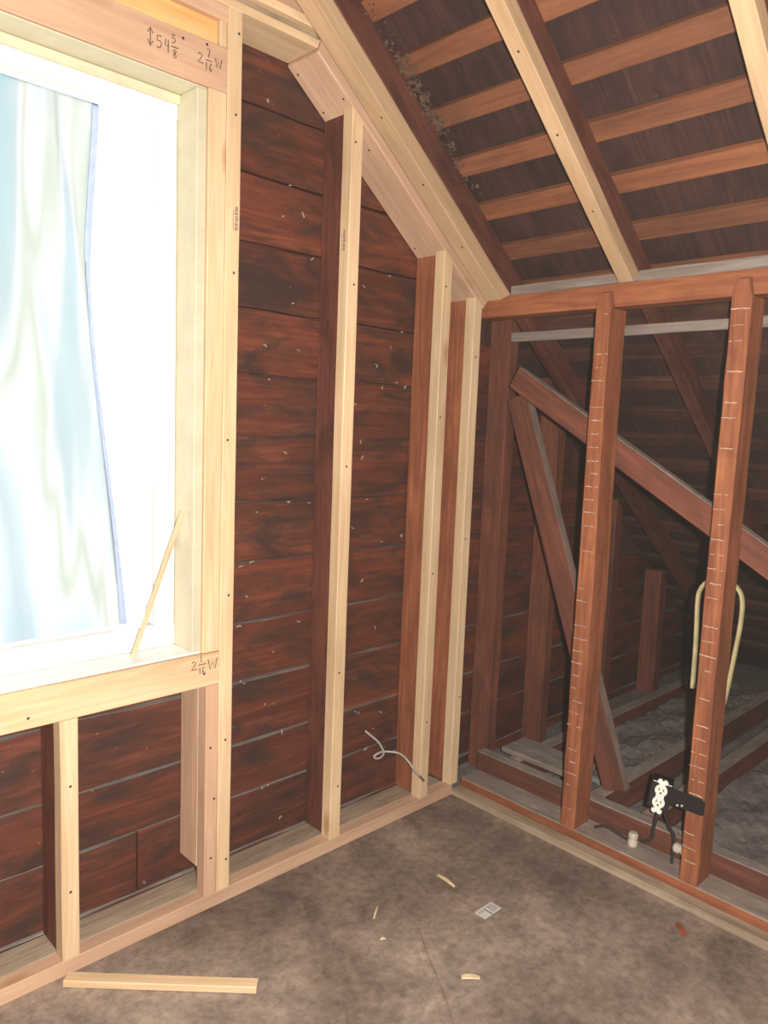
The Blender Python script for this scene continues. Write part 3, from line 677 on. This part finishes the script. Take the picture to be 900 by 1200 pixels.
def sliver(p, q, wd, th, mat, label, cat='wood shaving', group='wood shavings on the floor'):
    p, q = Vector(p), Vector(q); d_ = q-p; s_ = Vector((-d_.y, d_.x, 0)).normalized(); V = []; F = []; n = 6
    for i in range(n+1):
        t = i/n; wv = wd*(0.35+0.65*math.sin(math.pi*min(1, 0.15+0.8*t)))/2; h = 0.0006 + 0.003*math.sin(math.pi*t)
        c_ = p+d_*t
        V += [tuple(c_-s_*wv+Z_*h), tuple(c_+s_*wv*0.8+Z_*h), tuple(c_+s_*wv+Z_*(h+th)), tuple(c_-s_*wv*0.8+Z_*(h+th))]
    for i in range(n):
        a_ = i*4
        for k in range(4): F.append((a_+k, a_+(k+1) % 4, a_+4+(k+1) % 4, a_+4+k))
    F += [(3, 2, 1, 0), (n*4, n*4+1, n*4+2, n*4+3)]
    O = Vector((p.x, p.y, 0)); me = bpy.data.meshes.new('sliver'); me.from_pydata([tuple(Vector(v)-O) for v in V], [], F); me.update()
    o = link('wood_shaving' if cat != 'chip' else 'rusty_chip', me, mat); o.location = O; tag(o, label, cat, group)
sliver((1.563, 1.330, 0), (1.557, 1.262, 0), 0.010, 0.003, 'shaving', 'long pale wood splinter on the floor between the stud foot and the paper label')
sliver((1.303, 1.021, 0), (1.334, 0.991, 0), 0.014, 0.003, 'shaving', 'bright pale wood chip on the floor nearest the bottom edge')
sliver((1.293, 1.309, 0), (1.335, 1.338, 0), 0.005, 0.002, 'shaving', 'thin pale shaving on the floor left of the other splinters')
sliver((1.250, 1.240, 0), (1.262, 1.232, 0), 0.007, 0.002, 'shaving', 'tiny pale shaving below the thin one on the floor')
sliver((1.883, 0.774, 0), (1.850, 0.737, 0), 0.017, 0.003, 'rust', 'small rust-red chip on the floor near the knee wall', 'chip', None)

# wrinkle in the floor covering
wr = [(1.375, 1.262, -0.004), (1.345, 1.205, -0.002), (1.300, 1.140, -0.001), (1.255, 1.065, -0.001), (1.205, 0.985, -0.001), (1.150, 0.915, -0.002), (1.09, 0.85, -0.004)]
w_ = link('floor_wrinkle', tube_mesh(wr, 0.011, 10, ry=0.0035, side_dir=(0.80, -0.60, 0)), 'floor'); place(w_, Matrix.Identity(4), floor)
# bits of plaster and cobweb stuck on the old sheathing
def flecks(n):
    V = []; F = []; rg = random.Random(5)
    for _ in range(n):
        x = rg.choice((rg.uniform(1.07, 1.40), rg.uniform(1.45, 1.79))); z = rg.uniform(0.08, min(2.15, SP(x)-0.05))
        if rg.random() < 0.35: z = min(rg.choice(zs[2:13]) - rg.uniform(0, 0.012), SP(x)-0.05)
        a = rg.gauss(0, 0.7); L_ = rg.uniform(0.003, 0.016); wv = rg.uniform(0.0006, 0.0016); c = (math.cos(a), math.sin(a)); k = len(V); bend = rg.uniform(-0.004, 0.004)
        for t in (-0.5, 0.0, 0.5):
            px = x + c[0]*L_*t - c[1]*bend*(0.25-t*t)*4; pz = z + c[1]*L_*t + c[0]*bend*(0.25-t*t)*4
            for sg in (-1, 1):
                for yy in (1.7478, 1.7530): V.append((px - c[1]*wv*sg, yy, pz + c[0]*wv*sg))
        for q in (0, 4):
            b0_ = k+q
            F += [(b0_, b0_+4, b0_+6, b0_+2), (b0_+1, b0_+3, b0_+7, b0_+5), (b0_, b0_+1, b0_+5, b0_+4), (b0_+2, b0_+6, b0_+7, b0_+3)]
        F += [(k, k+2, k+3, k+1), (k+8, k+9, k+11, k+10)]
    me = bpy.data.meshes.new('flecks'); me.from_pydata(V, [], F); me.update(); return me
fk = link('plaster_flecks', flecks(75), 'fleck'); place(fk, Matrix.Identity(4), wg); fk['kind'] = 'stuff'
# crumbs of dirt and old nest caught beside the rafter next to the window wall
def crumbs(n):
    V = []; F = []; rg = random.Random(9)
    for _ in range(n):
        x = min(1.86, max(1.36, rg.gauss(1.56, 0.10))); c = slope_pt(x, rg.uniform(1.495, 1.538), rg.uniform(0.088, 0.104)); h = rg.uniform(0.002, 0.008); k = len(V)
        for d_ in ((1, 0, -0.6), (-0.6, 0.9, -0.5), (-0.6, -0.9, -0.4), (0, 0, 1)):
            V.append(tuple(c + Vector(d_)*h*rg.uniform(0.6, 1.3)))
        F += [(k, k+2, k+1), (k, k+1, k+3), (k+1, k+2, k+3), (k+2, k, k+3)]
    me = bpy.data.meshes.new('crumbs'); me.from_pydata(V, [], F); me.update(); return me
cb = link('nest_debris', crumbs(260), 'nest'); place(cb, Matrix.Identity(4), ceil); cb['kind'] = 'stuff'

# ------------------------------------------------------------------ dust hanging in the air, caught by the flash
hz = bpy.data.materials.new('dusty_air'); hz.use_nodes = True; N = hz.node_tree.nodes; N.clear()
ho = N.new('ShaderNodeOutputMaterial'); hv = N.new('ShaderNodeVolumeScatter'); hv.inputs['Density'].default_value = 0.00065; hv.inputs['Color'].default_value = (1.0, 0.93, 0.86, 1)
hz.node_tree.links.new(hv.outputs[0], ho.inputs['Volume']); M['haze'] = hz
ha = link('dusty_air', boxes_mesh([(LEFTX-0.02, 4.38, BACKY-0.02, 1.79, -0.03, 3.23)]), 'haze')
tag(ha, 'thin dusty haze hanging in the air of the attic', 'haze', kind='stuff')
